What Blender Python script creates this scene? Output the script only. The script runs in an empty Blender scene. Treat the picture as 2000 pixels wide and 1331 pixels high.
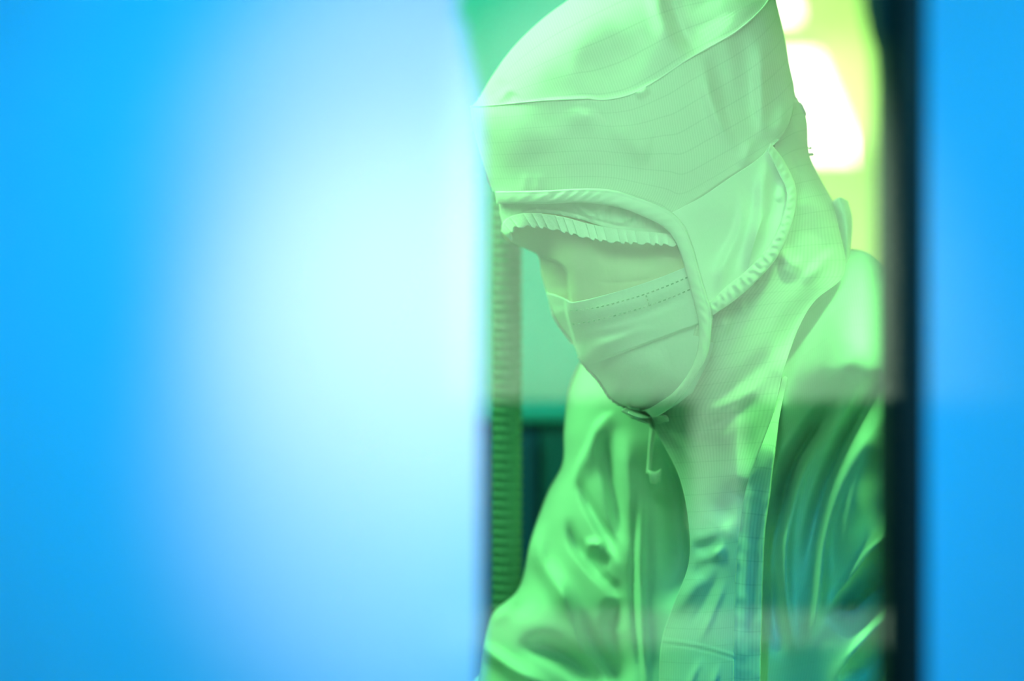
import bpy, bmesh, math, random
import numpy as np
from mathutils import Vector, Matrix
random.seed(7); rng = np.random.default_rng(7)
C = bpy.context.scene.collection
scn = bpy.context.scene

# ------------------------------------------------------------------ camera, world, lights, exposure
CAM_Z = 1.40
F_PX = 85 / 36 * 2000
cam_d = bpy.data.cameras.new('camera'); cam = bpy.data.objects.new('camera', cam_d); C.objects.link(cam)
cam.location = (0, 0, CAM_Z); cam.rotation_euler = (math.pi / 2, 0, 0)
cam_d.lens = 85; cam_d.sensor_width = 36; cam_d.clip_start = 0.02
cam_d.dof.use_dof = True; cam_d.dof.focus_distance = 1.625
cam_d.dof.aperture_fstop = 85 / 31; cam_d.dof.aperture_blades = 0
scn.camera = cam
scn.view_settings.view_transform = 'Standard'; scn.view_settings.look = 'None'
scn.view_settings.gamma = 1; scn.view_settings.exposure = 0.0
scn.view_settings.use_curve_mapping = False
scn.cycles.use_denoising = True
scn.cycles.max_bounces = 8; scn.cycles.transparent_max_bounces = 12
scn.cycles.sample_clamp_indirect = 6

w = bpy.data.worlds.new('world'); scn.world = w; w.use_nodes = True
w.node_tree.nodes['Background'].inputs[0].default_value = (0.0, 0.02, 0.016, 1)
w.node_tree.nodes['Background'].inputs[1].default_value = 0.4

def aim(o, target):
    o.rotation_euler = (Vector(target) - o.location).to_track_quat('-Z', 'Y').to_euler()

def area(name, loc, target, size, power, col, sy=None):
    l = bpy.data.lights.new(name, 'AREA'); l.energy = power; l.color = col; l.size = size
    if sy: l.shape = 'RECTANGLE'; l.size_y = sy
    o = bpy.data.objects.new(name, l); C.objects.link(o); o.location = loc; aim(o, target); return o

def spot(name, loc, target, deg, blend, power, col, rad=0.03):
    l = bpy.data.lights.new(name, 'SPOT'); l.energy = power; l.color = col
    l.spot_size = math.radians(deg); l.spot_blend = blend; l.shadow_soft_size = rad
    o = bpy.data.objects.new(name, l); C.objects.link(o); o.location = loc; aim(o, target); return o

# inside the clean room: green lights, most of them added without fixtures
area('key_lamp', (-0.40, 1.86, 2.05), (0.08, 1.74, 1.50), 0.3, 15.5, (0.25, 1.0, 0.31), 0.7)  # key light without a fixture, placed close to brighten crown and far shoulder
area('room_lamp', (1.2, 2.9, 2.2), (0.3, 1.8, 1.4), 0.7, 5.0, (0.22, 1.0, 0.20), 0.9)
spot('shoulder_fill', (0.50, 1.36, 2.2), (0.30, 1.56, 1.23), 32, 0.9, 80.0, (0.24, 1.0, 0.24), 0.06)  # added spot that brightens only the near shoulder and sleeve
spot('front_fill', (0.02, 1.20, 1.67), (0.10, 1.65, 1.52), 58, 0.9, 4.1, (0.36, 1.0, 0.50), 0.10)  # added fill aimed at the face, no fixture in the room
area('wall_fill', (-0.3, 2.55, 2.28), (-0.05, 3.0, 1.6), 0.8, 4.4, (0.10, 1.0, 0.78), 0.1)  # added light to lift the teal wall behind the worker
area('ceiling_fill', (2.0, 9.0, 0.4), (2.0, 9.3, 2.3), 2.0, 190.0, (0.52, 1.0, 0.28), 6.0)  # hidden uplight without a fixture, added to brighten the far ceiling
# corridor on the camera's side: blue lamps over the door panels, added spots for the pale glow, an added fill for the wall behind
spot('blue_corridor_lamp', (-0.20, 0.0, 2.1), (-0.085, 0.98, 1.40), 28, 1.0, 66.0, (0.0, 0.44, 1.0), 0.05)
spot('blue_corridor_lamp', (0.42, 0.1, 2.1), (0.20, 0.98, 1.38), 28, 1.0, 62.0, (0.0, 0.52, 1.0), 0.05)
spot('panel_glow_spot', (-0.03, 0.20, 2.00), (-0.036, 0.98, 1.457), 14.5, 1.0, 52.0, (1.0, 0.30, 0.22), 0.02)  # unseen spots added to form the pale glow on the left panel
spot('panel_glow_spot', (-0.05, 0.20, 2.00), (-0.042, 0.98, 1.372), 13.5, 1.0, 58.0, (1.0, 0.44, 0.22), 0.02)
spot('panel_glow_spot', (-0.04, 0.20, 2.03), (-0.080, 0.98, 1.39), 30, 1.0, 14.0, (0.0, 0.8, 0.9), 0.02)  # wider cyan spot added to tint the outer part of the glow
spot('near_wall_fill', (0.16, -0.35, 2.15), (0.16, -1.0, 1.44), 54, 0.9, 200.0, (0.70, 1.0, 0.72), 0.03)  # added spot brightening the near wall so its reflection hazes the glass

# ------------------------------------------------------------------ helpers
def W(px, py, d):
    return Vector(((px - 1000) / F_PX * d, d, CAM_Z + (665.5 - py) / F_PX * d))

def Wn(P, d):
    d = np.asarray(d)
    return np.stack([(P[..., 0] - 1000) / F_PX * d, d, CAM_Z + (665.5 - P[..., 1]) / F_PX * d], -1)

def tag(o, label=None, cat=None, group=None, kind=None):
    if label: o['label'] = label
    if cat: o['category'] = cat
    if group: o['group'] = group
    if kind: o['kind'] = kind
    return o

def mesh_obj(name, verts, faces, mat, parent=None, smooth=True, uvs=None):
    me = bpy.data.meshes.new(name)
    me.from_pydata([tuple(v) for v in verts], [], [tuple(f) for f in faces])
    if uvs is not None:
        uv = me.uv_layers.new(name='UVMap')
        li = np.empty(len(me.loops), dtype=np.int32); me.loops.foreach_get('vertex_index', li)
        uv.data.foreach_set('uv', np.asarray(uvs, dtype=np.float32)[li].ravel())
    if smooth: me.polygons.foreach_set('use_smooth', [True] * len(me.polygons))
    me.materials.append(mat)
    o = bpy.data.objects.new(name, me); C.objects.link(o)
    if parent: o.parent = parent
    return o

def bm_obj(name, bm, mat, parent=None, smooth=False, bevel=0):
    me = bpy.data.meshes.new(name)
    bmesh.ops.recalc_face_normals(bm, faces=bm.faces)
    bm.to_mesh(me); bm.free(); me.materials.append(mat)
    if smooth: me.polygons.foreach_set('use_smooth', [True] * len(me.polygons))
    o = bpy.data.objects.new(name, me); C.objects.link(o)
    if parent: o.parent = parent
    if bevel:
        m = o.modifiers.new('bevel', 'BEVEL'); m.width = bevel; m.segments = 3
    return o

def box(bm, x0, x1, y0, y1, z0, z1):
    v = [bm.verts.new(p) for p in ((x0,y0,z0),(x1,y0,z0),(x1,y1,z0),(x0,y1,z0),(x0,y0,z1),(x1,y0,z1),(x1,y1,z1),(x0,y1,z1))]
    for f in ((0,3,2,1),(4,5,6,7),(0,1,5,4),(1,2,6,5),(2,3,7,6),(3,0,4,7)): bm.faces.new([v[i] for i in f])

def box_obj(name, x0, x1, y0, y1, z0, z1, mat, parent=None, bevel=0):
    bm = bmesh.new(); box(bm, x0, x1, y0, y1, z0, z1); return bm_obj(name, bm, mat, parent, False, bevel)

def poly_obj(name, pts, y0, y1, mat, parent=None):
    """a plate of real thickness cut to an outline in the x-z plane"""
    bm = bmesh.new()
    a = [bm.verts.new((x, y0, z)) for x, z in pts]; b = [bm.verts.new((x, y1, z)) for x, z in pts]
    bm.faces.new(a); bm.faces.new(b[::-1])
    for i in range(len(pts)):
        j = (i + 1) % len(pts); bm.faces.new((a[i], b[i], b[j], a[j]))
    return bm_obj(name, bm, mat, parent)

def spline(pts, n):
    """n points evenly spaced along a centripetal Catmull-Rom curve"""
    P = np.array(pts, float)
    if len(P) == 2:
        t = np.linspace(0, 1, n)[:, None]; return P[0] * (1 - t) + P[1] * t
    Q = np.vstack([2 * P[0] - P[1], P, 2 * P[-1] - P[-2]])
    out = []
    for i in range(1, len(Q) - 2):
        p0, p1, p2, p3 = Q[i - 1:i + 3]
        t0 = 0; t1 = t0 + max(np.linalg.norm(p1 - p0), 1e-6) ** .5; t2 = t1 + max(np.linalg.norm(p2 - p1), 1e-6) ** .5; t3 = t2 + max(np.linalg.norm(p3 - p2), 1e-6) ** .5
        t = np.linspace(t1, t2, 24, endpoint=False)[:, None]
        A1 = (t1 - t) / (t1 - t0) * p0 + (t - t0) / (t1 - t0) * p1
        A2 = (t2 - t) / (t2 - t1) * p1 + (t - t1) / (t2 - t1) * p2
        A3 = (t3 - t) / (t3 - t2) * p2 + (t - t2) / (t3 - t2) * p3
        B1 = (t2 - t) / (t2 - t0) * A1 + (t - t0) / (t2 - t0) * A2
        B2 = (t3 - t) / (t3 - t1) * A2 + (t - t1) / (t3 - t1) * A3
        out.append((t2 - t) / (t2 - t1) * B1 + (t - t1) / (t2 - t1) * B2)
    out = np.vstack(out + [P[-1:]])
    s = np.r_[0, np.cumsum(np.linalg.norm(np.diff(out, axis=0), axis=1))]
    q = np.linspace(0, s[-1], n)
    return np.stack([np.interp(q, s, out[:, k]) for k in range(P.shape[1])], -1)

def coons(top, bottom, left, right, nu, nv):
    T, B, L, R = spline(top, nu), spline(bottom, nu), spline(left, nv), spline(right, nv)
    u = np.linspace(0, 1, nu)[None, :, None]; v = np.linspace(0, 1, nv)[:, None, None]
    return ((1 - v) * T[None] + v * B[None] + (1 - u) * L[:, None] + u * R[:, None]
            - (1 - u) * (1 - v) * T[0] - u * (1 - v) * T[-1] - (1 - u) * v * B[0] - u * v * B[-1])

def ribbon(a, b, n, m):
    A, B = spline(a, n), spline(b, n)
    v = np.linspace(0, 1, m)[:, None, None]
    return (1 - v) * A[None] + v * B[None]

def seg_dist(P, line):
    """distance of every point to a polyline, signed side (+ = right of travel on the image), and position 0..1 along it"""
    L = np.array(line, float); best = np.full(P.shape[:-1], 1e9); sd = np.zeros_like(best); tt = np.zeros_like(best)
    lens = np.linalg.norm(np.diff(L, axis=0), axis=1); tot = lens.sum(); acc = 0
    for i in range(len(L) - 1):
        e = L[i + 1] - L[i]; r = P - L[i]
        t = np.clip((r @ e) / (e @ e), 0, 1)
        q = r - t[..., None] * e; d = np.linalg.norm(q, axis=-1)
        m = d < best; best = np.where(m, d, best)
        side = np.sign(e[0] * r[..., 1] - e[1] * r[..., 0])
        sd = np.where(m, side, sd); tt = np.where(m, (acc + t * lens[i]) / tot, tt); acc += lens[i]
    return best, sd, tt

def strokes(P, items):
    """folds: every item is (kind, width px, height mm towards the viewer, polyline)"""
    off = np.zeros(P.shape[:-1])
    for kind, wd, amp, line in items:
        ln = spline(line, max(8, 4 * len(line)))
        lo = ln.min(0) - 5 * wd; hi = ln.max(0) + 5 * wd
        m = ((P >= lo) & (P <= hi)).all(-1)
        if not m.any(): continue
        d, s, t = seg_dist(P[m], ln)
        tap = np.clip(np.minimum(t, 1 - t) / 0.36, 0, 1); tap = tap * tap * (3 - 2 * tap)
        if kind == 'g': f = np.exp(-(d / wd) ** 2) * tap
        elif kind == 'G': f = np.exp(-(d / wd) ** 2)
        elif kind == 'c': f = np.exp(-d / wd) * tap
        elif kind == 's':                    # step: right-hand side stands proud and settles over 5 widths
            f = np.where(s > 0, 1, 0) * np.exp(-(d / (2.2 * wd)) ** 2) * tap
        elif kind == 'S':                    # smooth overlap: rises quickly on one side, long decay on the other
            x = d * s / wd; f = np.where(x > 0, np.exp(-(x / 2.6) ** 2), np.exp(-(x / 0.55) ** 2)) * tap
        off[m] += f * amp * 1e-3
    return off

def noise2(P, scale, seed, octaves=2):
    r = np.random.default_rng(seed); o = np.zeros(P.shape[:-1])
    for k in range(octaves):
        for _ in range(5):
            a = r.uniform(0, 2 * np.pi); ph = r.uniform(0, 6.28); fr = 2 * np.pi / (scale / (1.9 ** k)) * r.uniform(.6, 1.4)
            o += np.sin(fr * (P[..., 0] * np.cos(a) + P[..., 1] * np.sin(a)) + ph) / (1.9 ** k) / 5
    return o

class Inflate:
    """a smooth rounded body grown inside an outline: 0 at its edge, 1 at full thickness"""
    def __init__(self, outline, width):
        P = np.array(outline, float); P = np.vstack([P, P[:1]])
        self.S = spline(P, 1400); self.w = width
        self.ds = np.linalg.norm(np.diff(self.S, axis=0), axis=1).mean()
    def __call__(self, P):
        sh = P.shape[:-1]; Q = P.reshape(-1, 2); out = np.empty(len(Q))
        for i in range(0, len(Q), 4000):
            d2 = ((Q[i:i + 4000, None] - self.S[None]) ** 2).sum(-1) + 0.6
            out[i:i + 4000] = (np.pi / 2 / ((d2 ** -2).sum(1) * self.ds)) ** (1 / 3)
        x = np.clip(out.reshape(sh) / self.w, 0, None)
        x = 1 - np.exp(-1.6 * x)             # soft saturation
        return np.sqrt(np.clip(1 - (1 - x) ** 2, 0, 1))

def grid_faces(nv, nu, base=0):
    i = np.arange(nv - 1)[:, None] * nu + np.arange(nu - 1)[None] + base
    return np.stack([i, i + nu, i + nu + 1, i + 1], -1).reshape(-1, 4)

def sheet(name, G, D, mat, parent, thick=0.0012, uvscale=1.0):
    """cloth sheet with real thickness from an image-aligned grid G and its distance D"""
    nv, nu = G.shape[:2]
    V = Wn(G, D).reshape(-1, 3)
    Lu = np.linalg.norm(np.diff(G, axis=1), axis=-1).sum(1).mean(); Lv = np.linalg.norm(np.diff(G, axis=0), axis=-1).sum(0).mean()
    U = np.stack(np.meshgrid(np.linspace(0, Lu, nu), np.linspace(0, Lv, nv)), -1).reshape(-1, 2) * 1e-3 * uvscale
    o = mesh_obj(name, V, grid_faces(nv, nu), mat, parent, True, U)
    if thick:
        m = o.modifiers.new('cloth', 'SOLIDIFY'); m.thickness = thick; m.offset = -1
    return o

# ------------------------------------------------------------------ materials
def mat(name, col, rough=0.6, spec=0.3, metal=0.0, sheen=0.0):
    m = bpy.data.materials.new(name); m.use_nodes = True
    b = m.node_tree.nodes['Principled BSDF']
    b.inputs['Base Color'].default_value = (*col, 1); b.inputs['Roughness'].default_value = rough
    b.inputs['Specular IOR Level'].default_value = spec; b.inputs['Metallic'].default_value = metal
    b.inputs['Sheen Weight'].default_value = sheen
    return m

def noisy(m, c1, c2, scale, bump=0.0):
    nt = m.node_tree; b = nt.nodes['Principled BSDF']
    tc = nt.nodes.new('ShaderNodeTexCoord'); n = nt.nodes.new('ShaderNodeTexNoise'); n.inputs['Scale'].default_value = scale
    r = nt.nodes.new('ShaderNodeValToRGB'); r.color_ramp.elements[0].color = (*c1, 1); r.color_ramp.elements[1].color = (*c2, 1)
    nt.links.new(tc.outputs['Object'], n.inputs['Vector']); nt.links.new(n.outputs['Fac'], r.inputs[0]); nt.links.new(r.outputs[0], b.inputs['Base Color'])
    if bump:
        bp = nt.nodes.new('ShaderNodeBump'); bp.inputs['Strength'].default_value = bump; bp.inputs['Distance'].default_value = 0.002
        nt.links.new(n.outputs['Fac'], bp.inputs['Height']); nt.links.new(bp.outputs[0], b.inputs['Normal'])
    return m

def cloth_mat(name, col, line, fine=5.0, coarse=34.0, amt=0.10, rough=0.5, spec=0.35):
    """woven antistatic cloth: fine close lines one way, wider spaced lines the other way (pattern in the cloth's own uv)"""
    m = mat(name, col, rough, spec, 0, 0.15); nt = m.node_tree; b = nt.nodes['Principled BSDF']
    uv = nt.nodes.new('ShaderNodeUVMap'); sp = nt.nodes.new('ShaderNodeSeparateXYZ'); nt.links.new(uv.outputs[0], sp.inputs[0])
    def lines(sock, pitch, width):
        mu = nt.nodes.new('ShaderNodeMath'); mu.operation = 'MULTIPLY'; mu.inputs[1].default_value = 1000 / pitch; nt.links.new(sock, mu.inputs[0])
        fr = nt.nodes.new('ShaderNodeMath'); fr.operation = 'FRACT'; nt.links.new(mu.outputs[0], fr.inputs[0])
        ab = nt.nodes.new('ShaderNodeMath'); ab.operation = 'PINGPONG'; ab.inputs[1].default_value = .5; nt.links.new(fr.outputs[0], ab.inputs[0])
        mr = nt.nodes.new('ShaderNodeMapRange'); mr.interpolation_type = 'SMOOTHSTEP'
        mr.inputs['From Min'].default_value = 0; mr.inputs['From Max'].default_value = width; mr.inputs['To Min'].default_value = 1; mr.inputs['To Max'].default_value = 0
        nt.links.new(ab.outputs[0], mr.inputs[0]); return mr.outputs[0]
    a = lines(sp.outputs[0], fine, .4); c = lines(sp.outputs[1], coarse, .05)
    s1 = nt.nodes.new('ShaderNodeMath'); s1.operation = 'MULTIPLY'; s1.inputs[1].default_value = amt; nt.links.new(a, s1.inputs[0])
    s2 = nt.nodes.new('ShaderNodeMath'); s2.operation = 'MULTIPLY'; s2.inputs[1].default_value = amt * 1.3; nt.links.new(c, s2.inputs[0])
    ad = nt.nodes.new('ShaderNodeMath'); ad.operation = 'ADD'; ad.use_clamp = True; nt.links.new(s1.outputs[0], ad.inputs[0]); nt.links.new(s2.outputs[0], ad.inputs[1])
    mx = nt.nodes.new('ShaderNodeMixRGB'); mx.inputs[1].default_value = (*col, 1); mx.inputs[2].default_value = (*line, 1)
    nt.links.new(ad.outputs[0], mx.inputs[0]); nt.links.new(mx.outputs[0], b.inputs['Base Color'])
    return m

def emit(name, col, strength):
    m = bpy.data.materials.new(name); m.use_nodes = True; nt = m.node_tree; nt.nodes.clear()
    o = nt.nodes.new('ShaderNodeOutputMaterial'); e = nt.nodes.new('ShaderNodeEmission')
    e.inputs[0].default_value = (*col, 1); e.inputs[1].default_value = strength; nt.links.new(e.outputs[0], o.inputs[0]); return m

M = {}
M['cloth'] = cloth_mat('hood_cloth', (.79, .83, .77), (.1, .2, .15), 5.2, 33, .10, .6, .25)
M['suit'] = cloth_mat('suit_cloth', (.68, .86, .76), (.1, .2, .15), 5.5, 36, .04, .7, .18)
M['lapel'] = cloth_mat('flap_cloth', (.78, .85, .77), (.05, .15, .12), 6.0, 46, .13, .65, .2)
M['flap'] = cloth_mat('cheek_cloth', (.93, .96, .93), (.5, .6, .5), 5.0, 33, .03, .42, .5)
M['trim'] = noisy(mat('binding_tape', (.93, .95, .92), .55, .3), (.90, .93, .89), (.97, .98, .96), 160, .15)
M['mask'] = noisy(mat('mask_fleece', (.86, .92, .90), .7, .2), (.84, .91, .89), (.89, .94, .92), 300, .08)
M['stitch'] = mat('mask_stitch', (.34, .52, .42), .8, .1)
M['cap'] = noisy(mat('cap_fleece', (.80, .86, .80), .8, .1), (.76, .83, .76), (.84, .9, .84), 220, .2)
M['ruffle'] = noisy(mat('cap_ruffle', (.92, .95, .91), .8, .1), (.88, .92, .87), (.97, .98, .96), 500, .2)
M['skin'] = noisy(mat('skin', (.84, .80, .62), .6, .2), (.83, .79, .61), (.87, .82, .64), 90, .03)
M['skin'].node_tree.nodes['Principled BSDF'].inputs['Subsurface Weight'].default_value = 0.0
M['zip'] = mat('zip_plastic', (.85, .95, .85), .3, .5)
M['toggle'] = mat('toggle_plastic', (.05, .35, .12), .4, .4)
M['panel'] = noisy(mat('blue_panel_paint', (.30, .72, .96), .06, .75), (.29, .71, .95), (.31, .73, .97), 3)
M['gasket'] = mat('black_rubber', (.012, .014, .016), .5, .3)
M['roomwall'] = noisy(mat('room_wall', (.22, .74, .70), .6, .2), (.21, .73, .69), (.23, .75, .71), 2)
M['paleroom'] = noisy(mat('room_far_wall', (.85, .9, .66), .6, .2), (.84, .89, .65), (.86, .91, .67), 2)
M['ceil'] = noisy(mat('ceiling_panel', (.82, .92, .58), .7, .2), (.81, .91, .57), (.83, .93, .59), 2)
M['floor'] = noisy(mat('floor_vinyl', (.26, .32, .24), .35, .3), (.25, .31, .23), (.27, .33, .25), 12)
M['blocker'] = mat('blocker_dark', (.04, .16, .10), .7, .2)  # kept dark so the added slabs return little light
M['backwall'] = noisy(mat('corridor_wall', (.86, .88, .84), .6, .2), (.85, .87, .83), (.87, .89, .85), 2)
M['dark'] = mat('dark_wainscot', (.006, .012, .010), .8, .05)
M['white'] = mat('white_lacquer', (.85, .87, .84), .4, .3)
M['cab'] = mat('teal_lacquer', (.01, .13, .26), .4, .4)
M['cabtop'] = mat('teal_worktop', (.03, .36, .55), .3, .4)
M['cabdark'] = mat('dark_teal_lacquer', (.002, .075, .26), .4, .4)
M['hose'] = noisy(mat('hose_plastic', (.11, .25, .20), .6, .25), (.10, .24, .19), (.13, .27, .22), 40)
M['steel'] = mat('brushed_steel', (.6, .62, .6), .3, .5, 1.0)
M['lamp'] = emit('lamp_diffuser', (1.0, 1.0, 0.72), 5.5)
M['lampbody'] = mat('lamp_housing', (.85, .88, .8), .5, .3)
M['shoe'] = mat('white_boot', (.8, .84, .8), .5, .3)
g = bpy.data.materials.new('window_glass'); g.use_nodes = True; nt = g.node_tree; nt.nodes.clear()
go = nt.nodes.new('ShaderNodeOutputMaterial'); gm = nt.nodes.new('ShaderNodeMixShader'); gt = nt.nodes.new('ShaderNodeBsdfTransparent'); gg = nt.nodes.new('ShaderNodeBsdfGlossy')
gt.inputs[0].default_value = (.97, 1, .98, 1); gg.inputs['Roughness'].default_value = 0.0; gm.inputs[0].default_value = 0.06
nt.links.new(gt.outputs[0], gm.inputs[1]); nt.links.new(gg.outputs[0], gm.inputs[2]); nt.links.new(gm.outputs[0], go.inputs[0]); M['glass'] = g

def S(o): o['kind'] = 'structure'; return o

# ------------------------------------------------------------------ the setting
PY = 0.98                                          # front face of the blue partition
def X(px, d=PY): return (px - 1000) / F_PX * d
def Z(py, d=PY): return CAM_Z + (665.5 - py) / F_PX * d
S(box_obj('floor', -2.6, 5.2, -1.2, 13.4, -0.1, 0, M['floor']))
S(box_obj('ceiling', -2.6, 5.2, 1.02, 13.4, 2.32, 2.42, M['ceil']))
# blue partition: left panel with its uneven inner edge, right panel, pieces above and below the window
e = [(X(896), Z(-420)), (X(894), Z(0)), (X(884), Z(20)), (X(886), Z(34)), (X(904), Z(44)), (X(903), Z(62)), (X(912), Z(110)), (X(924), Z(160)), (X(934), Z(215)),
     (X(937), Z(300)), (X(936), Z(600)), (X(938), Z(900)), (X(937), Z(1200)), (X(934), Z(1331)), (X(934), Z(1900))]
ztop, zbot = e[0][1], e[-1][1]
S(poly_obj('wall_left', [(-2.6, zbot), (-2.6, ztop)] + e, PY, PY + .012, M['panel']))
S(box_obj('wall_right', X(1812), 5.2, PY, PY + .012, zbot, ztop, M['panel']))
S(box_obj('wall_upper', -2.6, 5.2, PY, PY + .05, ztop, 2.6, M['panel']))
S(box_obj('wall_lower', -2.6, 5.2, PY, PY + .05, 0, zbot, M['panel']))
win = box_obj('window_1', X(860), X(1812) + .01, PY + .0125, PY + .0175, zbot, ztop, M['glass']); S(win)
poly_obj('window_gasket', [(X(1740), zbot), (X(1740), Z(150)), (X(1736), Z(80)), (X(1722), Z(30)), (X(1712), Z(-20)), (X(1705), ztop), (X(1812) + .03, ztop), (X(1812) + .03, zbot)], PY + .018, PY + .045, M['gasket'], win)
box_obj('window_lip', X(1770), X(1812), PY + .002, PY + .0124, zbot, ztop, M['gasket'], win)
# the room beyond
S(box_obj('bounce_blocker', X(1812) + .04, 5.0, PY + .052, PY + .06, 0, 2.32, M['blocker']))  # unseen dark slab added to stop panel bounce reaching the worker
S(box_obj('bounce_blocker', -2.4, X(900) - .02, PY + .052, PY + .06, 0, 2.32, M['blocker']))  # second added slab, same purpose on the left
S(box_obj('wall_far', -2.6, 5.2, 13.0, 13.2, 0, 2.32, M['paleroom']))
S(box_obj('wall_east', 5.0, 5.2, 1.03, 13.0, 0, 2.32, M['paleroom']))
S(box_obj('wall_west', -2.6, -2.4, 1.03, 13.0, 0, 2.32, M['roomwall']))
S(box_obj('wall_partition', -2.4, 0.24, 3.0, 3.1, 0, 2.32, M['roomwall']))
# corridor behind the camera, seen mirrored in the glass and the glossy panels
R0 = -1.0; LM = 2 * PY - R0
def mx(px): return (px - 1000) / F_PX * LM
def mz(py): return CAM_Z + (665.5 - py) / F_PX * LM
S(box_obj('wall_near', -2.6, 5.2, R0 - .1, R0, 0, 2.6, M['backwall']))
S(box_obj('trim_1', mx(868), 5.2, R0, R0 + .02, 0.12, mz(782), M['dark']))
S(box_obj('reflection_blocker', -1.0, mx(868), R0, R0 + .04, 0.02, 2.1, M['dark']))  # unseen dark slab added to keep wall reflections off the left panel
S(box_obj('trim_2', mx(868), mx(1760), R0 + .02, R0 + .035, mz(1262), mz(1196), M['white']))
S(box_obj('trim_3', mx(1350), mx(1450), R0 + .02, R0 + .035, mz(1040), mz(782), M['white']))
S(box_obj('baseboard_near', -2.6, 5.2, R0, R0 + .015, 0, .12, M['white']))

# ------------------------------------------------------------------ things in the room
# long ceiling luminaires, in a line turned a little from the view
def luminaire(name, p0, p1, width, label):
    a = Vector((p0[0], p0[1], 0)); b = Vector((p1[0], p1[1], 0)); ax = (b - a).normalized(); L = (b - a).length
    root = bpy.data.objects.new(name, None); C.objects.link(root); root.location = (*((a + b) / 2).xy, 2.32)
    root.rotation_euler = (0, 0, math.atan2(ax.y, ax.x) - math.pi / 2)
    box_obj('housing', -width / 2, width / 2, -L / 2, L / 2, -.03, 0, M['lampbody'], root, .004)
    box_obj('diffuser', -width / 2 + .01, width / 2 - .01, -L / 2 + .01, L / 2 - .01, -.055, -.03, M['lamp'], root, .006)
    tag(root, label, 'ceiling light', 'white light panels on the far ceiling'); return root
def ceil_pt(px, py, z=2.27):
    d = (z - CAM_Z) / ((665.5 - py) / F_PX); return ((px - 1000) / F_PX * d, d)
e0 = ceil_pt(1600, 118); e1 = ceil_pt(1676, 305)
ax_ = Vector((e1[0] - e0[0], e1[1] - e0[1])).normalized(); nx_ = Vector((-ax_.y, ax_.x)) * .35
luminaire('ceiling_light', (e0[0] + nx_.x, e0[1] + nx_.y), (e1[0] + nx_.x, e1[1] + nx_.y), .7, 'large white glowing light panel right of the hood, the lower of two')
c0 = Vector(ceil_pt(1566, 36)); c1 = c0 - ax_ * 2.2
luminaire('ceiling_light', (c1.x + nx_.x, c1.y + nx_.y), (c0.x + nx_.x, c0.y + nx_.y), .7, 'white glowing light panel at the top edge, above the larger one')

# ribbed hose standing left of the worker
def lathe(prof, n=28):
    V = []; Fc = []
    for r, z in prof:
        for k in range(n): V.append((r * math.cos(2 * math.pi * k / n), r * math.sin(2 * math.pi * k / n), z))
    for i in range(len(prof) - 1):
        for k in range(n):
            j = (k + 1) % n; Fc.append((i * n + k, i * n + j, (i + 1) * n + j, (i + 1) * n + k))
    return V, Fc
HD = 1.95
hx = X(990, HD); hz1 = Z(235, HD); r0 = 31 / F_PX * HD; pitch = 18.2 / F_PX * HD
hose = bpy.data.objects.new('ribbed_hose', None); C.objects.link(hose); hose.location = (hx, HD, 0)
tag(hose, 'upright ribbed yellow-green hose between the blue panel and the worker', 'hose')
prof = []; z = .06
while z < hz1:
    prof += [(r0 * .90, z), (r0 * .90, z + pitch * .42), (r0 * .96, z + pitch * .52), (r0, z + pitch * .66), (r0 * .96, z + pitch * .82)]; z += pitch
prof.append((r0 * .82, z))
V, Fc = lathe(prof); mesh_obj('hose_tube', V, Fc, M['hose'], hose)
V, Fc = lathe([(0.001, 0), (.06, 0), (.06, .02), (r0 * 1.2, .03), (r0 * 1.2, .07), (r0 * .7, .07)]); mesh_obj('hose_base', V, Fc, M['steel'], hose, False)
V, Fc = lathe([(r0 * .7, z - .002), (r0 * 1.05, z - .002), (r0 * 1.05, z + .02), (r0 * .6, z + .028), (0.001, z + .028)]); mesh_obj('end_cap', V, Fc, M['hose'], hose, False)

# teal equipment cabinet behind the worker's far side
cab = bpy.data.objects.new('equipment_cabinet', None); C.objects.link(cab); cab.location = (0, 2.55, 0)
tag(cab, 'dark teal equipment cabinet low behind the ribbed hose and the far sleeve', 'cabinet')
ct = Z(806, 2.5)
box_obj('cabinet_body', -.42, X(1052, 2.5), 0, .38, .05, ct - .012, M['cabdark'], cab, .003)
box_obj('side_unit', X(1056, 2.5), .3, .0, .38, .05, ct - .012, M['cab'], cab, .003)
box_obj('worktop', -.43, .31, -.01, .40, ct - .012, ct, M['cabtop'], cab, .002)
box_obj('plinth', -.40, .28, .03, .36, 0, .05, M['gasket'], cab)
box_obj('door', -.40, X(1048, 2.5), -.012, .0, .08, ct - .03, M['cabdark'], cab, .002)

# ------------------------------------------------------------------ the worker
HEAD = [(917,210),(932,195),(960,150),(1000,95),(1050,45),(1095,10),(1150,-25),(1230,-58),(1310,-70),(1400,-60),(1470,-35),(1515,0),(1530,60),(1543,130),(1560,195),(1578,240),(1581,300),(1600,345),(1630,395),(1652,450),(1680,540),(1740,700),(1760,1000),(1260,1050),(1278,850),
        (1270,815),(1225,797),(1195,780),(1170,745),(1135,705),(1120,672),(1100,645),(1083,618),(1068,574),(1058,540),(1050,498),(1030,488),(985,464),(976,420),(965,396),(961,370),(940,310),(922,250)]
head_i = Inflate(HEAD, 190)
HC, HR = 1.725, 0.115
def head_d(P, lift=0.0):
    """distance of the head's rounded near side; the face side turns gently away"""
    h = head_i(P)
    turn = 0.030 * np.clip((1180 - P[..., 0]) / 250, 0, 1.2) ** 1.5
    return HC - HR * h + turn * h - lift

def boundary(nv, nu):
    return np.r_[np.arange(nu), (np.arange(1, nv) * nu + nu - 1), (nv - 1) * nu + np.arange(nu - 2, -1, -1), np.arange(nv - 2, 0, -1) * nu]

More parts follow.
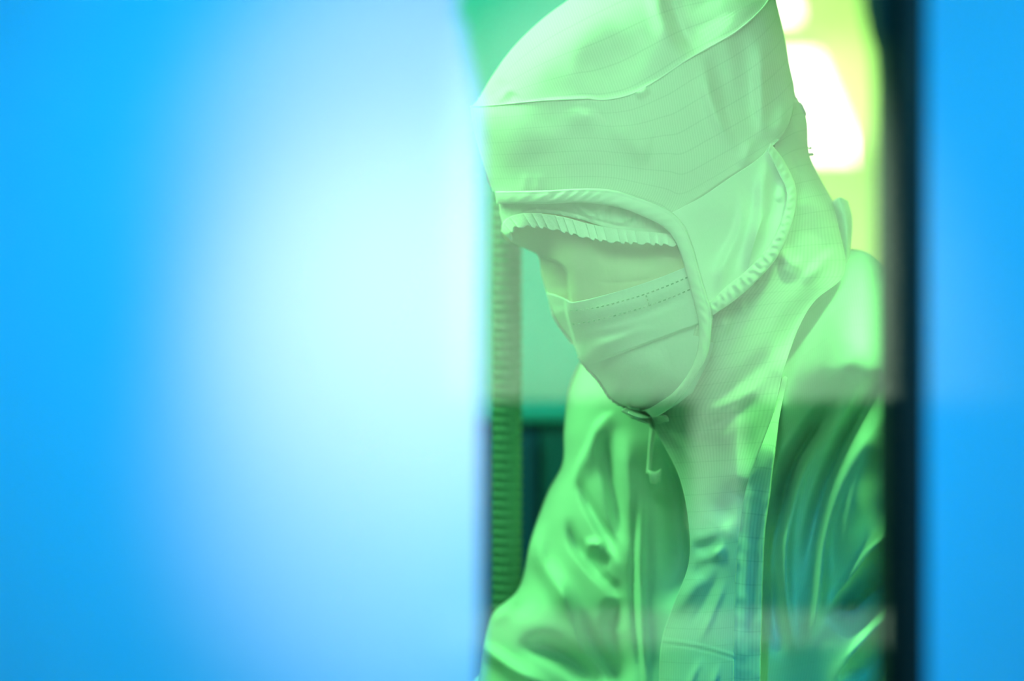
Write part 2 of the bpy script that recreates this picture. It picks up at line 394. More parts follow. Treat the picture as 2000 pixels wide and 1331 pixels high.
# ---- body: one continuous skinned figure
def skin_mesh(verts, edges, radii, root, sub=2):
    me = bpy.data.meshes.new('tmp'); me.from_pydata([tuple(v) for v in verts], edges, [])
    o = bpy.data.objects.new('tmp', me); C.objects.link(o)
    o.modifiers.new('skin', 'SKIN'); s = o.modifiers.new('sub', 'SUBSURF'); s.levels = sub; s.render_levels = sub
    for i, r in enumerate(radii): me.skin_vertices[0].data[i].radius = (r, r) if not isinstance(r, tuple) else r
    me.skin_vertices[0].data[root].use_root = True
    dg = bpy.context.evaluated_depsgraph_get(); ev = o.evaluated_get(dg)
    m2 = bpy.data.meshes.new_from_object(ev)
    vs = [v.co.copy() for v in m2.vertices]; fs = [tuple(p.vertices) for p in m2.polygons]
    bpy.data.objects.remove(o); bpy.data.meshes.remove(me); bpy.data.meshes.remove(m2)
    return vs, fs

pel = Vector((.20, 1.80, .93)); chest = W(1450, 1050, 1.90); neck = W(1400, 760, 1.78); skull = W(1290, 380, 1.725)
sh_n = W(1690, 760, 1.70); sh_f = W(1220, 880, 1.92)
el_n = W(1740, 1480, 1.66); el_f = W(1030, 1480, 1.87)
wr_n = Vector((.13, 1.40, 1.02)); wr_f = Vector((-.12, 1.50, 1.0))
hip_n = Vector((.27, 1.75, .88)); hip_f = Vector((.12, 1.84, .88)); kn_n = Vector((.27, 1.72, .48)); kn_f = Vector((.10, 1.80, .48))
an_n = Vector((.28, 1.78, .09)); an_f = Vector((.11, 1.88, .09)); to_n = Vector((.20, 1.66, .035)); to_f = Vector((.02, 1.77, .035))
bv = [pel, chest, neck, skull, sh_n, el_n, wr_n, sh_f, el_f, wr_f, hip_n, kn_n, an_n, to_n, hip_f, kn_f, an_f, to_f]
be = [(0,1),(1,2),(2,3),(1,4),(4,5),(5,6),(1,7),(7,8),(8,9),(0,10),(10,11),(11,12),(12,13),(0,14),(14,15),(15,16),(16,17)]
br = [.10, .075, .05, .075, .05, .035, .026, .05, .035, .026, .075, .05, .036, .03, .075, .05, .036, .03]
def hand(wr, fwd, side):
    """palm, four fingers of unequal length and a thumb from the side of the palm, all part of the same figure"""
    up = Vector((0, 0, 1)); fwd = fwd.normalized(); lat = fwd.cross(up).normalized() * side
    base = bv.index(wr); palm = wr + fwd * .05; bv.append(palm); br.append(.027); pi = len(bv) - 1; be.append((base, pi))
    for k, (o, L) in enumerate(((-.027, .070), (-.009, .080), (.009, .076), (.026, .060))):
        prev = pi; p = palm + fwd * .03 + lat * o
        for q in range(4):
            bv.append(p.copy()); br.append(.0095 - .0008 * q); be.append((prev, len(bv) - 1)); prev = len(bv) - 1
            p = p + fwd * (L / 3) - up * (.006 * (q + 1))
    prev = base; p = wr + fwd * .02 - lat * .03
    for q in range(3):
        bv.append(p.copy()); br.append(.0105 - .001 * q); be.append((pi if q == 0 else prev, len(bv) - 1)); prev = len(bv) - 1
        p = p + fwd * .026 - lat * .010 - up * .008
hand(wr_n, Vector((-.75, -.2, -.1)), 1); hand(wr_f, Vector((-.6, -.5, -.1)), -1)
bV, bF = skin_mesh(bv, be, br, 0)

# face: forehead, socket, bridge of the nose, cheeks (continuous with the figure's skull)
nu, nv = 150, 110
G = coons([(984,412),(1060,408),(1200,430),(1345,465)], [(1092,640),(1150,650),(1260,640),(1400,620)],
          [(984,412),(984,463),(1030,488),(1050,499),(1058,540),(1071,582),(1092,640)], [(1345,465),(1372,540),(1400,620)], nu, nv)
D = head_d(G) + .013
nose = [(1030,484),(1062,503),(1092,514),(1106,530),(1110,560),(1114,590),(1122,640)]
dd, ss, tt = seg_dist(G, spline(nose, 40))
left = np.where(ss > 0, 1, -1) * dd                 # left / below the bridge = the far side
k = np.clip((left + 2) / 4.5, 0, 1); k = k * k * (3 - 2 * k)
D += k * (.016 + .008 * np.exp(-np.abs(left) / 12)) * np.clip(tt / .25, 0, 1) - np.exp(-(np.where(left < 0, left, 0) / 34) ** 2) * (1 - k) * .009 * np.clip(tt / .3, 0, 1)
D += -strokes(G, [('g', 46, -5, [(1150,505),(1190,500),(1240,500),(1300,512)]),
                  ('g', 30, 3.0, [(1165,540),(1200,528),(1250,526),(1300,530)]),
                  ('c', 3, -.7, [(1150,548),(1190,553),(1240,550),(1285,540)]),
                  ('g', 40, 5, [(1010,470),(1060,478),(1120,478),(1200,486)]),
                  ('g', 22, -4, [(1085,520),(1092,545),(1096,580)]),
                  ('g', 18, 2.5, [(1066,535),(1075,560),(1082,590)])])
fV = Wn(G, D).reshape(-1, 3); nb = len(bV)
# skin behind the face sheet closes it onto the skull
bl = boundary(nv, nu); cen = np.array(W(1240, 540, 1.75))
ring = [list(bl + nb)]; allV = [tuple(v) for v in bV] + [tuple(v) for v in fV]; allF = list(bF) + [tuple(f) for f in grid_faces(nv, nu, nb)]
for s in (.93, .7, .4):
    st = len(allV)
    for i in bl: p = cen + (fV[i] - cen) * s; p[1] = max(p[1], fV[i][1] + .010); allV.append(tuple(p))
    ring.append(list(range(st, st + len(bl))))
for a, b in zip(ring[:-1], ring[1:]):
    for i in range(len(bl)):
        j = (i + 1) % len(bl); allF.append((a[i], b[i], b[j], a[j]))
allV.append(tuple(cen)); ci = len(allV) - 1
for i in range(len(bl)): allF.append((ring[-1][i], ci, ring[-1][(i + 1) % len(bl)]))
person = mesh_obj('person', allV, allF, M['skin'])
tag(person, 'person in pale hooded cleanroom coverall and face mask, looking down behind the glass', 'person')

# ---- hood
seam = [(917,210),(975,205),(1060,197),(1150,193),(1178,195),(1230,185),(1285,155),(1340,118),(1380,95),(1440,60),(1490,15),(1512,-18)]
hood = bpy.data.objects.new('hood', None); C.objects.link(hood); hood.parent = person
# crown
G = coons([(917,210),(932,195),(960,150),(1000,95),(1050,45),(1095,10),(1150,-25),(1230,-58),(1310,-70),(1400,-62),(1470,-40),(1512,-18)], seam, [(917,210),(917,210.5)], [(1512,-18),(1512,-17.5)], 240, 110)
D = head_d(G, .002)
D -= strokes(G, [('S', 7, 1.8, seam), ('g', 12, -4.5, [(985,150),(968,178),(950,205)]), ('g', 7, 2.5, [(1000,165),(982,185),(968,206)]), ('g', 9, -2.5, [(1010,180),(998,196),(990,208)]),
                 ('g', 55, -7, [(1130,170),(1175,135),(1210,105),(1250,70)]), ('g', 30, 3, [(1230,175),(1280,120),(1310,60),(1315,10)]),
                 ('S', 26, -18, [(1374,118),(1342,75),(1318,20),(1302,-50)]), ('g', 19, -10, [(1315,-50),(1315,20),(1340,75),(1368,112)]), ('g', 22, 6, [(1285,-40),(1298,40),(1318,95)]), ('g', 40, -5, [(1360,-20),(1390,30),(1410,70)]),
                 ('g', 50, 3, [(1020,110),(1090,110),(1160,130)])])
D -= .0012 * noise2(G, 150, 3)
sheet('crown_panel', G, D, M['cloth'], hood)
# brow band
bot = [(962,374),(1060,373),(1150,369),(1200,373),(1250,388),(1290,403),(1312,416),(1370,386),(1420,352),(1480,312),(1509,283)]
rgt = [(1512,-18),(1530,60),(1543,130),(1552,175),(1548,220),(1532,258),(1509,283)]
G = coons(seam, bot, [(917,210),(922,250),(940,310),(962,374)], rgt, 240, 140)
D = head_d(G, .003)
D -= strokes(G, [('g', 34, -1.4, [(1000,240),(1040,290),(1080,340),(1120,365)]), ('g', 20, 2.2, [(1115,200),(1145,225),(1165,210)]), ('g', 12, -1.4, [(1128,192),(1140,208),(1150,194)]),
                 ('g', 24, 4.5, [(1185,225),(1225,265),(1262,298),(1290,300)]), ('g', 34, -2, [(1200,280),(1240,320),(1300,340)]), ('g', 9, 3, [(1240,188),(1258,178),(1270,170)]),
                 ('g', 14, 5.5, [(1372,105),(1385,180),(1410,250),(1440,300)]), ('g', 28, -7, [(1385,70),(1425,190),(1450,250)]),
                 ('g', 13, 7, [(1487,60),(1487,180),(1488,240),(1500,278)]), ('g', 24, -8, [(1440,50),(1458,160),(1465,230),(1462,280)]), ('g', 18, -4, [(1512,120),(1513,210),(1508,255)]),
                 ('g', 14, 4, [(1533,200),(1524,240),(1510,270)]), ('g', 44, 1.8, [(960,300),(1010,270),(1060,240)]), ('g', 12, -3, [(940,240),(955,290),(975,350)]),
                 ('g', 10, 1.0, [(1030,335),(1020,380)]), ('g', 9, .9, [(1054,335),(1048,380)]), ('g', 30, -4, [(1490,20),(1470,60),(1420,100)]), ('g', 9, 2.5, [(1482,40),(1500,60),(1515,95)]),
                 ('g', 12, 3, [(1470,270),(1455,310),(1448,330)]),
                 ('S', 6, -1.4, [(1312,416),(1370,386),(1420,352),(1480,312),(1509,283)])])
D -= .0012 * noise2(G, 120, 5)
sheet('side_panel', G, D, M['cloth'], hood)
# raised stitched seam cords
def cord(name, line, rad, lift, m, parent, n=120):
    L = spline(line, n); D = head_d(L, lift); P = Wn(L, D); V = []; Fc = []
    for i in range(n):
        t = Vector(P[min(i + 1, n - 1)] - P[max(i - 1, 0)]).normalized(); a = t.cross(Vector((0, 1, 0))).normalized(); b = t.cross(a)
        for k in range(8): V.append(Vector(P[i]) + (a * math.cos(k * math.pi / 4) + b * math.sin(k * math.pi / 4)) * rad)
    for i in range(n - 1):
        for k in range(8): Fc.append((i * 8 + k, i * 8 + (k + 1) % 8, i * 8 + 8 + (k + 1) % 8, i * 8 + 8 + k))
    return mesh_obj(name, V, Fc, m, parent)
cord('seam', [(917,209)] + seam[1:], .0006, .0040, M['trim'], hood)
# rounded back of the hood
ol = [p for p in HEAD if p[1] < 700 and not (p[0] > 1660)][:20]
ol = spline([(922,250)] + ol + [(1652,450),(1655,540),(1560,650),(1400,640),(1320,430),(1150,372),(961,372),(940,310),(922,250)], 160)
cenp = np.array([1280, 300]); V = []; Fc = []; K = 9
for k in range(K):
    s = math.cos(k / (K - 1) * math.pi / 2 * .96)
    V += [tuple(p) for p in Wn(cenp + (ol - cenp) * (s * .992), np.full(len(ol), HC + .002 + .125 * math.sqrt(1 - s * s)))]
n = len(ol)
for k in range(K - 1):
    for i in range(n):
        j = (i + 1) % n; Fc.append((k * n + i, (k + 1) * n + i, (k + 1) * n + j, k * n + j))
Fc.append(tuple((K - 1) * n + i for i in range(n)))
mesh_obj('back_panel', V, Fc, M['cloth'], hood)
# neck and shoulder cape of the hood, from behind the head down over the chest
lef = [(1520,215),(1500,380),(1420,520),(1365,620),(1340,700),(1285,775),(1262,808),(1290,860),(1325,930),(1343,1010),(1345,1100),(1312,1190),(1292,1254),(1286,1420)]
rig = [(1557,190),(1575,230),(1581,300),(1600,345),(1626,395),(1640,450),(1652,510),(1646,542),(1592,588),(1560,640),(1538,700),(1526,740),(1511,810),(1478,900),(1456,960),(1446,1030),(1437,1130),(1432,1288),(1430,1420)]
G = coons([(1520,215),(1540,195),(1557,190)], [(1286,1420),(1340,1424),(1390,1424),(1430,1420)], lef, rig, 110, 380)
def cape_base(P):
    low = np.clip((P[..., 1] - 620) / 330, 0, 1); low = low * low * (3 - 2 * low)
    hd = head_d(P, -.006)
    body = 1.612 + .10 * np.clip((1440 - P[..., 0]) / 180, 0, 1) ** 1.3 - .00002 * (P[..., 1] - 900)
    return hd * (1 - low) + body * low
D = cape_base(G)
D -= strokes(G, [('g', 12, 5, [(1560,560),(1600,520),(1640,480)]), ('g', 20, -5, [(1560,430),(1600,470),(1630,520)]), ('g', 16, 4, [(1545,400),(1590,400),(1620,430)]),
                 ('g', 15, 6, [(1525,480),(1545,515),(1580,522)]), ('g', 9, 2.5, [(1520,520),(1545,535),(1565,535)]), ('g', 12, -3, [(1560,340),(1562,370),(1556,400)]),
                 ('g', 8, 3, [(1548,240),(1560,260),(1570,300)]), ('g', 8, -3, [(1545,300),(1556,330),(1566,350)]), ('g', 8, 2, [(1540,290),(1538,330),(1560,380)]),
                 ('g', 13, 5, [(1408,600),(1416,635),(1432,645)]), ('g', 8, 3, [(1444,580),(1450,600),(1452,618)]), ('g', 6, 2, [(1480,545),(1486,560)]),
                 ('g', 26, -9, [(1640,545),(1580,600),(1545,660),(1520,730)]), ('g', 20, -5, [(1340,760),(1410,770),(1480,720),(1530,650)]),
                 ('g', 14, 3, [(1320,840),(1400,800),(1470,760),(1520,690)]), ('g', 16, -5, [(1350,850),(1420,820),(1480,770)]),
                 ('g', 12, 2.4, [(1345,1050),(1375,1050),(1410,1030)]), ('g', 11, -2.4, [(1345,1068),(1380,1070),(1410,1055)]), ('g', 11, 4, [(1348,1090),(1385,1090),(1420,1060)]), ('g', 30, -8, [(1400,1030),(1435,980),(1450,930)]),
                 ('g', 16, -5, [(1345,1120),(1370,1120),(1400,1080)]), ('g', 16, 6, [(1310,1215),(1345,1160),(1385,1110),(1420,1050)]), ('g', 9, -2, [(1345,1230),(1380,1170),(1410,1110)]),
                 ('g', 8, 2.5, [(1365,1260),(1395,1190),(1420,1130)]), ('G', 3, .6, [(1285,1250),(1340,1257),(1390,1268),(1432,1280)]), ('G', 2, -.6, [(1285,1256),(1340,1263),(1390,1274),(1432,1286)]), ('g', 8, 3, [(1330,1400),(1350,1330),(1375,1280)]), ('g', 8, 3, [(1370,1410),(1395,1330),(1408,1290)])])
D -= .001 * noise2(G, 110, 8)
sheet('hood_cape', G, D, M['cloth'], hood)
# stand-up fold at the nape
G = coons([(1622,396),(1640,386),(1656,393)], [(1645,545),(1650,545),(1654,540)], [(1622,396),(1640,450),(1645,545)], [(1656,393),(1664,425),(1662,480),(1654,540)], 24, 60)
D = 1.705 - .012 * np.sin(np.pi * np.linspace(0, 1, 24))[None] + np.zeros((60, 24))
sheet('nape_fold', G, D, M['flap'], hood)
# cheek flap hanging from the band
G = coons([(1312,415),(1370,385),(1420,351),(1480,311),(1507,283)], [(1390,612),(1430,581),(1470,546),(1513,500)],
          [(1312,415),(1337,442),(1353,482),(1367,532),(1381,580),(1390,612)], [(1507,283),(1530,320),(1551,370),(1549,410),(1532,460),(1513,500)], 130, 130)
D = head_d(G, .006)
D -= strokes(G, [('g', 13, 5, [(1505,290),(1492,350),(1488,410),(1470,480),(1463,530)]), ('c', 8, 4, [(1500,400),(1480,450),(1466,500),(1460,540)]), ('g', 20, -3.5, [(1520,330),(1510,400),(1490,460)]),
                 ('g', 24, -2.6, [(1465,320),(1460,400),(1440,470),(1420,540)]), ('g', 12, 3.5, [(1430,350),(1450,400),(1445,450),(1410,530),(1402,590)]), ('g', 34, -2, [(1380,400),(1400,480),(1398,540)]),
                 ('g', 10, 3, [(1530,350),(1528,372),(1520,400)])])
flap = sheet('cheek_flap', G, D, M['flap'], hood)
outer = [(1506,280),(1534,318),(1555,368),(1554,412),(1537,465),(1517,504),(1477,550),(1435,587),(1393,616)]
inner = [(1500,300),(1518,334),(1536,374),(1533,408),(1517,452),(1496,488),(1456,530),(1416,562),(1386,592)]
G = ribbon(outer, inner, 220, 14)
vv = np.linspace(-1, 1, 14)[:, None]
puck = np.sin(np.linspace(0, 150, 220))[None] * np.exp(-(vv / .5) ** 2)
D = head_d(G, .0095) - .0022 * np.sqrt(np.clip(1 - vv ** 2, 0, 1)) + .0005 * puck + .0009 * noise2(G, 26, 4)
sheet('flap_binding', G, D, M['trim'], hood)
# face-opening binding
outer = [(966,374),(1060,372),(1150,368),(1200,372),(1250,387),(1290,402),(1314,416),(1337,442),(1353,482),(1367,532),(1381,580),(1391,612),(1389,650),(1383,690),(1366,725),(1341,762),(1312,795),(1280,815),(1250,817),(1215,803)]
inner = [(970,398),(1060,399),(1120,396),(1170,399),(1220,409),(1260,425),(1295,443),(1315,466),(1330,500),(1343,545),(1355,590),(1364,630),(1365,665),(1358,700),(1341,735),(1314,768),(1290,785),(1265,799),(1245,803),(1222,796)]
G = ribbon(outer, inner, 320, 16)
vv = np.linspace(-1, 1, 16)[:, None]; tt = np.linspace(0, 1, 320)[None]
diag = np.sin(tt * 190 + vv * 2.4 + 2 * np.sin(tt * 30)) * (.3 + .7 * np.exp(-((tt - .17) / .1) ** 2))
D = head_d(G, .0075) - .0035 * np.sqrt(np.clip(1 - vv ** 2, 0, 1)) - .0007 * diag * (1 - vv ** 2)
D -= .0012 * np.exp(-((vv + .82) / .12) ** 2)
sheet('face_binding', G, D, M['trim'], hood)
# chin shadow gather and drawstring below the chin
G = coons([(1215,800),(1250,812),(1285,812)], [(1258,824),(1280,828),(1304,824)], [(1215,800),(1235,816),(1258,824)], [(1285,812),(1300,814),(1304,824)], 24, 12)
sheet('chin_gather', G, head_d(G, -.012) - .002 * np.sin(np.linspace(0, 14, 24))[None], M['cloth'], hood)
# toggles at the back of the head
for (px, py, r) in ((1583, 289, 3.2), (1585, 301, 4.2)):
    bm = bmesh.new(); bmesh.ops.create_uvsphere(bm, u_segments=14, v_segments=10, radius=r / F_PX * 1.72)
    bmesh.ops.scale(bm, vec=(1.3, 1, .8), verts=bm.verts); bmesh.ops.translate(bm, vec=W(px, py, 1.722), verts=bm.verts)
    bm_obj('toggle', bm, M['toggle'], hood, True)

# ---- bouffant cap under the hood
G = coons([(974,388),(1060,386),(1170,386),(1260,410),(1305,438),(1345,470)], [(984,446),(1000,428),(1030,419),(1080,418),(1130,428),(1180,443),(1230,450),(1290,456),(1350,470)], [(974,388),(977,420),(984,446)], [(1345,470),(1350,470)], 180, 40)
D = head_d(G, -.005)
cr = []
for k in range(26):
    a = 985 + k * 14; y0 = 398 + random.uniform(-4, 8); cr.append(('g', random.uniform(2.5, 5), random.uniform(.6, 1.5), [(a + random.uniform(-8, 8), y0 + random.uniform(0, 20)), (a + random.uniform(-3, 12), 430 + max(0, (a - 1080)) * .12)]))
cr += [('g', 5, 2, [(1118,395),(1150,420),(1175,436)]), ('g', 4, 1.8, [(1185,402),(1160,420),(1140,424)]), ('g', 5, 1.6, [(1255,415),(1225,430),(1195,440)]), ('g', 3, -1.2, [(985,440),(1030,412),(1080,410),(1130,420),(1200,440),(1300,450)])]
D -= strokes(G, cr)
capo = sheet('cap', G, D, M['cap'], person)
n = 520
top = spline([(979,452),(981,438),(990,427),(1010,419),(1050,417),(1100,424),(1150,437),(1200,446),(1260,452),(1350,462)], n)
low = spline([(998,470),(1000,452),(1006,446),(1020,443),(1050,444),(1100,453),(1150,466),(1200,473),(1260,476),(1350,482)], n)
ph = np.cumsum(1 + .35 * np.sin(np.linspace(0, 40, n))) * 19 * 2 * np.pi / n
saw = (ph / (2 * np.pi)) % 1.0
low = low + np.stack([np.zeros(n), 2.2 * np.sin(ph)], -1)
v = np.linspace(0, 1, 14)[:, None, None]; G = (1 - v) * top[None] + v * low[None]
G[..., 0] += 5 * np.linspace(0, 1, 14)[:, None] * np.sin(ph)[None] * .4
D = head_d(G, -.001) - (.0058 * (1 - saw) ** 1.2 * np.linspace(.35, 1, 14)[:, None]) - .002 * np.linspace(0, 1, 14)[:, None]
sheet('cap_ruffle', G, D, M['ruffle'], capo, .0006)

# ---- face mask
G = coons([(1067,573),(1085,578),(1105,586),(1113,591),(1180,577),(1250,556),(1300,538),(1372,508)], [(1222,797),(1260,809),(1300,803),(1352,768)],
          [(1067,573),(1082,618),(1099,645),(1119,672),(1134,705),(1169,745),(1194,780),(1222,797)], [(1372,508),(1392,600),(1392,680),(1352,768)], 190, 170)
D = head_d(G, -.004)
rid = [(1104,580),(1107,612),(1118,650),(1128,690),(1150,730)]
dd, ss, tt = seg_dist(G, spline(rid, 40)); left = np.where(ss > 0, 1, -1) * dd
k = np.clip((left + 2) / 6, 0, 1); k = k * k * (3 - 2 * k)
D += k * .017 * np.clip((1 - tt) / .6, 0, 1) - np.exp(-(np.where(left < 0, left, 0) / 30) ** 2) * (1 - k) * .007 * np.clip((1 - tt) / .5, 0, 1)
pl = [(1128,712),(1146,711),(1200,694),(1270,668),(1330,646),(1396,622)]
dd, ss, tt = seg_dist(G, spline(pl, 60)); sg = np.where(ss > 0, 1, -1) * dd        # + = below the pleat
k = np.clip((sg + 1.2) / 2.4, 0, 1); D += k * .0030 - np.exp(-(np.clip(-sg, 0, None) / 40) ** 2) * (1 - k) * .0012
D -= strokes(G, [('g', 14, 1.8, [(1108,618),(1150,612),(1230,592),(1300,566),(1375,535)]), ('g', 9, -1.4, [(1112,644),(1180,636),(1250,616),(1320,590),(1380,565)]),
                 ('g', 10, 1.6, [(1130,690),(1180,672),(1240,650),(1300,640)]), ('g', 10, -1.6, [(1140,660),(1190,655),(1250,640)]), ('g', 8, 1.2, [(1072,605),(1090,610),(1104,606)]), ('g', 6, -1.4, [(1074,592),(1090,597),(1104,596)]),
                 ('g', 30, 5, [(1180,720),(1240,720),(1310,700)]), ('g', 26, -4, [(1230,790),(1280,780),(1330,750)])])
mask = sheet('face_mask', G, D, M['mask'], person, .0012)
MG, MD = G.reshape(-1, 2), D.reshape(-1)
def mask_d(p):
    i = np.argsort(((MG - p) ** 2).sum(1))[:4]; return MD[i].mean()
V = []; Fc = []
def dash(p, q, wd):
    p = np.array(p); q = np.array(q); e = (q - p) / np.linalg.norm(q - p); nrm = np.array([-e[1], e[0]]) * wd / 2
    b = len(V)
    for s in (-.0003, .0006):
        for c in (p - nrm, q - nrm, q + nrm, p + nrm): V.append(tuple(W(c[0], c[1], mask_d((p + q) / 2) - s)))
    for f in ((4,5,6,7),(0,1,5,4),(1,2,6,5),(2,3,7,6),(3,0,4,7),(3,2,1,0)): Fc.append(tuple(b + i for i in f))
for line in ([(1114,608),(1160,602),(1210,590),(1260,575),(1310,556),(1350,539)], [(1118,634),(1160,627),(1210,614),(1262,599),(1312,581),(1356,562)]):
    L = spline(line, 200); s = np.r_[0, np.cumsum(np.linalg.norm(np.diff(L, axis=0), axis=1))]
    a = 0
    while a + 6 < s[-1]:
        P0 = [np.interp(a, s, L[:, c]) for c in (0, 1)]; P1 = [np.interp(a + 5.6, s, L[:, c]) for c in (0, 1)]
        dash(P0, P1, 2.6); a += 10.2
for y in (577, 584, 591): dash((1262 + (y - 577) * .3, y), (1263 + (y - 577) * .3, y + 4), 3.2)
mesh_obj('stitching', V, Fc, M['stitch'], mask, False)

# ---- coverall
sil = [(1146,690),(1128,715),(1110,760),(1101,840),(1098,905),(1070,960),(1036,1055),(1012,1150),(962,1198),(946,1245),(932,1331),(905,1450),(900,1600),(960,1750)]
topl = [(1146,690),(1200,705),(1300,720),(1400,690),(1500,610),(1580,540),(1640,490),(1690,492),(1735,525),(1800,575),(1870,650)]
rgt = [(1870,650),(1915,760),(1940,900),(1945,1100),(1930,1350),(1880,1750)]
SUIT = sil + [(1300,1800),(1600,1800)] + rgt[::-1] + topl[::-1][1:-1]
suit_i = Inflate(SUIT, 85)
nu, nv = 250, 260
G = coons(topl, [(960,1750),(1300,1770),(1600,1770),(1880,1750)], sil, rgt, nu, nv)
def suit_base(P):
    x = P[..., 0]; y = P[..., 1]
    b = np.interp(x, [880, 1000, 1120, 1220, 1300, 1380, 1460, 1530, 1600, 1680, 1780, 1880, 1950], [1.80, 1.81, 1.79, 1.755, 1.735, 1.70, 1.655, 1.62, 1.585, 1.555, 1.545, 1.57, 1.61])
    b = b + .00004 * np.clip(y - 700, -300, 400) * np.clip((1500 - x) / 400, -1, 1) * 0
    b = b - .03 * np.clip((y - 1000) / 400, 0, 1) * np.clip((1250 - x) / 250, 0, 1)
    return b
SB = suit_base(G)
for _ in range(3): SB[:, 2:-2] = (SB[:, :-4] + SB[:, 1:-3] + SB[:, 2:-2] + SB[:, 3:-1] + SB[:, 4:]) / 5
D = SB + (1 - suit_i(G)) * np.interp(G[..., 0], [1250, 1600], [.075, .016])
ytop = np.interp(G[..., 0], [1400, 1500, 1580, 1640, 1690, 1735, 1800, 1870], [690, 610, 540, 490, 492, 525, 575, 650])
q = np.clip(1 - (G[..., 1] - ytop) / 230, 0, 1) ** 1.7
k = np.clip((G[..., 0] - 1430) / 200, 0, 1); D += .150 * q * k * k * (3 - 2 * k)
for _ in range(6):
    Dp = np.pad(D, ((0, 0), (6, 6)), 'edge'); D = sum(Dp[:, i:i + D.shape[1]] for i in range(13)) / 13
fold = [('g', 30, -5, [(1690,500),(1645,545),(1592,600),(1556,665),(1530,740),(1515,820)]), ('g', 13, -7, [(1168,832),(1180,880),(1192,935),(1206,1005),(1213,1085)]), ('g', 10, -6, [(1128,922),(1142,970),(1168,1022),(1196,1066),(1213,1105)]),
        ('S', 10, 6, [(1120,960),(1132,912),(1150,872),(1172,826),(1210,800)]), ('g', 22, 5, [(1215,830),(1222,900),(1232,980),(1235,1050)]),
        ('g', 11, -7, [(1108,1005),(1122,1058),(1156,1106),(1196,1146),(1214,1190)]), ('g', 12, -3.2, [(1148,1080),(1165,1092),(1196,1105)]), ('g', 9, 4, [(1140,1065),(1165,1065),(1180,1075)]),
        ('g', 16, 5, [(1060,1010),(1055,1090),(1090,1150),(1130,1220)]), ('g', 9, 3, [(1165,1110),(1190,1130),(1205,1150)]), ('g', 18, -4, [(1198,1165),(1200,1200),(1195,1240)]),
        ('g', 34, -16, [(1292,840),(1316,925),(1330,1020),(1332,1110),(1305,1205)]), ('g', 8, 3, [(1262,930),(1252,1040),(1252,1160),(1262,1331),(1266,1400)]), ('c', 4, -2.5, [(1240,880),(1238,1040),(1236,1180),(1252,1331),(1262,1400)]),
        ('g', 13, 6, [(950,1225),(948,1262),(985,1296),(1040,1328),(1090,1352)]), ('g', 22, -9, [(1000,1258),(1080,1272),(1140,1310),(1200,1345)]), ('g', 16, 2, [(1030,1150),(990,1190),(965,1225)]),
        ('g', 16, -7, [(1130,1190),(1150,1250),(1200,1320),(1230,1370)]), ('g', 18, 4, [(1080,1080),(1100,1160),(1130,1240),(1190,1331)]), ('g', 20, -5, [(1180,1200),(1210,1280),(1225,1350)]),
        ('g', 20, -19, [(1650,750),(1592,838),(1554,905),(1530,980),(1520,1075)]), ('g', 18, -15, [(1760,690),(1694,785),(1642,880),(1606,978),(1582,1085),(1572,1190)]),
        ('g', 11, 10, [(1648,800),(1584,888),(1547,985),(1533,1100),(1545,1240),(1565,1300)]), ('g', 13, 10, [(1700,830),(1638,945),(1606,1060),(1598,1180),(1562,1292)]),
        ('g', 32, 9, [(1760,750),(1702,850),(1668,950),(1650,1050),(1640,1120)]), ('g', 40, -22, [(1760,1095),(1695,1150),(1625,1232)]), ('g', 11, 10, [(1750,1010),(1662,1130),(1602,1212)]), ('g', 13, 8, [(1760,1165),(1655,1288),(1615,1345)]), ('g', 26, -9, [(1770,1240),(1700,1310),(1660,1360)]),
        ('S', 9, -2.6, [(1780,545),(1735,556),(1672,578),(1620,622),(1572,690),(1542,745),(1528,800)]),
        ('g', 15, -9, [(1508,1100),(1512,1200),(1530,1300)]), ('g', 10, 4, [(1500,900),(1490,1000),(1486,1120),(1484,1331)]), ('g', 40, 5, [(1700,620),(1640,720),(1600,780)]),
        ('g', 16, 4, [(1530,830),(1510,930),(1500,1010)]), ('g', 9, 4, [(1340,1340),(1370,1290),(1410,1240)]), ('g', 9, 4, [(1395,1345),(1410,1290),(1425,1250)])]
D -= 2.1 * strokes(G, fold); D -= .002 * noise2(G, 170, 12)
V = Wn(G, D).reshape(-1, 3)
Lu, Lv = 1.0, 1.2
UV = np.stack(np.meshgrid(np.linspace(0, Lu, nu), np.linspace(0, Lv, nv)), -1).reshape(-1, 2)
cV = [tuple(v) for v in V]; cF = [tuple(f) for f in grid_faces(nv, nu)]; cUV = [tuple(u) for u in UV]
bl = boundary(nv, nu); prev = list(bl); bx = V[bl]; gx = G.reshape(-1, 2)[bl]; cc = np.array([1450, 1150])
backd = np.interp(gx[:, 0], [880, 1200, 1500, 1950], [1.90, 1.99, 1.97, 1.80])
for k in range(1, 8):
    a = k / 7 * math.pi / 2; s = math.cos(a) * .98 + .02
    P = Wn(cc + (gx - cc) * s, bx[:, 1] + (backd - bx[:, 1]) * math.sin(a)); st = len(cV)
    cV += [tuple(p) for p in P]; cUV += [tuple(u) for u in UV[bl]]; cur = list(range(st, st + len(bl)))
    for i in range(len(bl)):
        j = (i + 1) % len(bl); cF.append((prev[i], cur[i], cur[j], prev[j]))
    prev = cur
cF.append(tuple(prev))
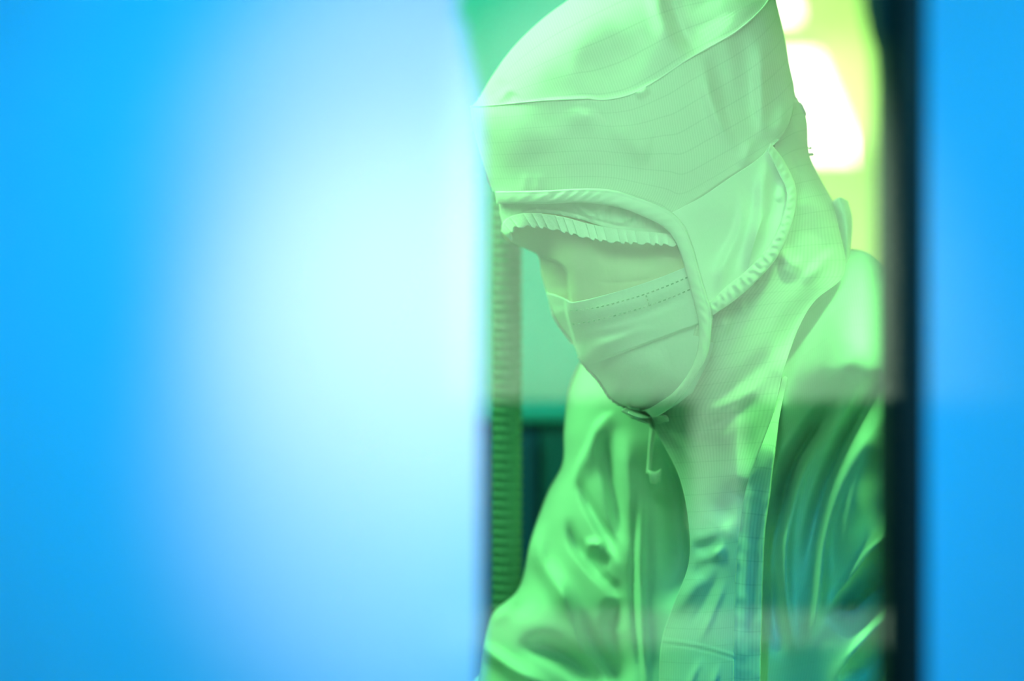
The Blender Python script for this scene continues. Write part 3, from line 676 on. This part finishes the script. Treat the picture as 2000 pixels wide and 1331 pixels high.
# trouser legs and forearm sleeves of the same coverall
lv = [Vector((.20, 1.79, 1.02)), hip_n, kn_n, an_n + Vector((0, 0, .02)), hip_f, kn_f, an_f + Vector((0, 0, .02))]
sV, sF = skin_mesh(lv, [(0,1),(1,2),(2,3),(0,4),(4,5),(5,6)], [.15, .105, .08, .062, .105, .08, .062], 0)
st = len(cV); cV += [tuple(v) for v in sV]; cF += [tuple(i + st for i in f) for f in sF]; cUV += [(v.x * 3, v.z * 3) for v in sV]
for el, wr, shd in ((el_n, wr_n, W(1760, 1250, 1.62)), (el_f, wr_f, W(1020, 1300, 1.80))):
    sV, sF = skin_mesh([shd, el, el.lerp(wr, .55), wr], [(0,1),(1,2),(2,3)], [.055, .058, .048, .036], 0)
    st = len(cV); cV += [tuple(v) for v in sV]; cF += [tuple(i + st for i in f) for f in sF]; cUV += [(v.x * 3, v.z * 3) for v in sV]
suit = mesh_obj('coverall', cV, cF, M['suit'], person, True, cUV)
# fly flap edge on the near side of the chest
G = coons([(1528,738),(1533,735),(1538,738)], [(1430,1420),(1458,1424),(1484,1420)], [(1528,738),(1511,806),(1476,900),(1456,960),(1445,1030),(1436,1130),(1431,1331),(1430,1420)], [(1538,738),(1524,806),(1509,900),(1501,960),(1491,1030),(1486,1130),(1483,1331),(1484,1420)], 40, 200)
D = np.interp(G[..., 0], [1400, 1440, 1520], [1.618, 1.606, 1.588]) 
k = np.clip((900 - G[..., 1]) / 130, 0, 1); k = k * k * (3 - 2 * k); D = (1 - k) * D + k * (cape_base(G) + .006)
D -= strokes(G, [('S', 5, 2.5, [(1430,1420),(1431,1331),(1436,1130),(1445,1030),(1456,960),(1477,900),(1513,804)]), ('g', 14, -4, [(1500,900),(1480,1000),(1468,1130),(1462,1300)])]); D -= .0008 * noise2(G, 60, 2)
sheet('front_flap', G, D, M['lapel'], suit, .002, 1.0)
# zip pull on the far collar, and its short tape
G = coons([(1272,812),(1280,812),(1288,814)], [(1264,925),(1275,934),(1284,935)], [(1272,812),(1266,870),(1262,925)], [(1288,814),(1277,870),(1273,922)], 10, 40)
sheet('zip_tape', G, np.full(G.shape[:2], 1.728) - .002 * np.sin(np.linspace(0, np.pi, 10))[None], M['trim'], suit)
G = coons([(1266,918),(1280,922),(1292,915)], [(1270,944),(1280,946),(1291,940)], [(1266,918),(1270,944)], [(1292,915),(1291,940)], 14, 14)
q = np.linspace(-1, 1, 14); sheet('zip_pull', G, 1.722 - .005 * np.sqrt(np.clip(1 - .5 * (q[None] ** 2 + q[:, None] ** 2), 0, 1)), M['zip'], suit, .002)
# boots
for an, to in ((an_n, to_n), (an_f, to_f)):
    h = an + (an - to) * .35; sV, sF = skin_mesh([an + Vector((0, 0, .12)), Vector((an.x, an.y, .05)), Vector((to.x, to.y, .042)), to + (to - an) * .3 + Vector((0, 0, .01))], [(0,1),(1,2),(2,3)], [.06, .05, .042, .036], 0)
    zmin = min(v.z for v in sV)
    mesh_obj('boot', [(v.x, v.y, v.z - zmin + .0) for v in sV], sF, M['shoe'], person)
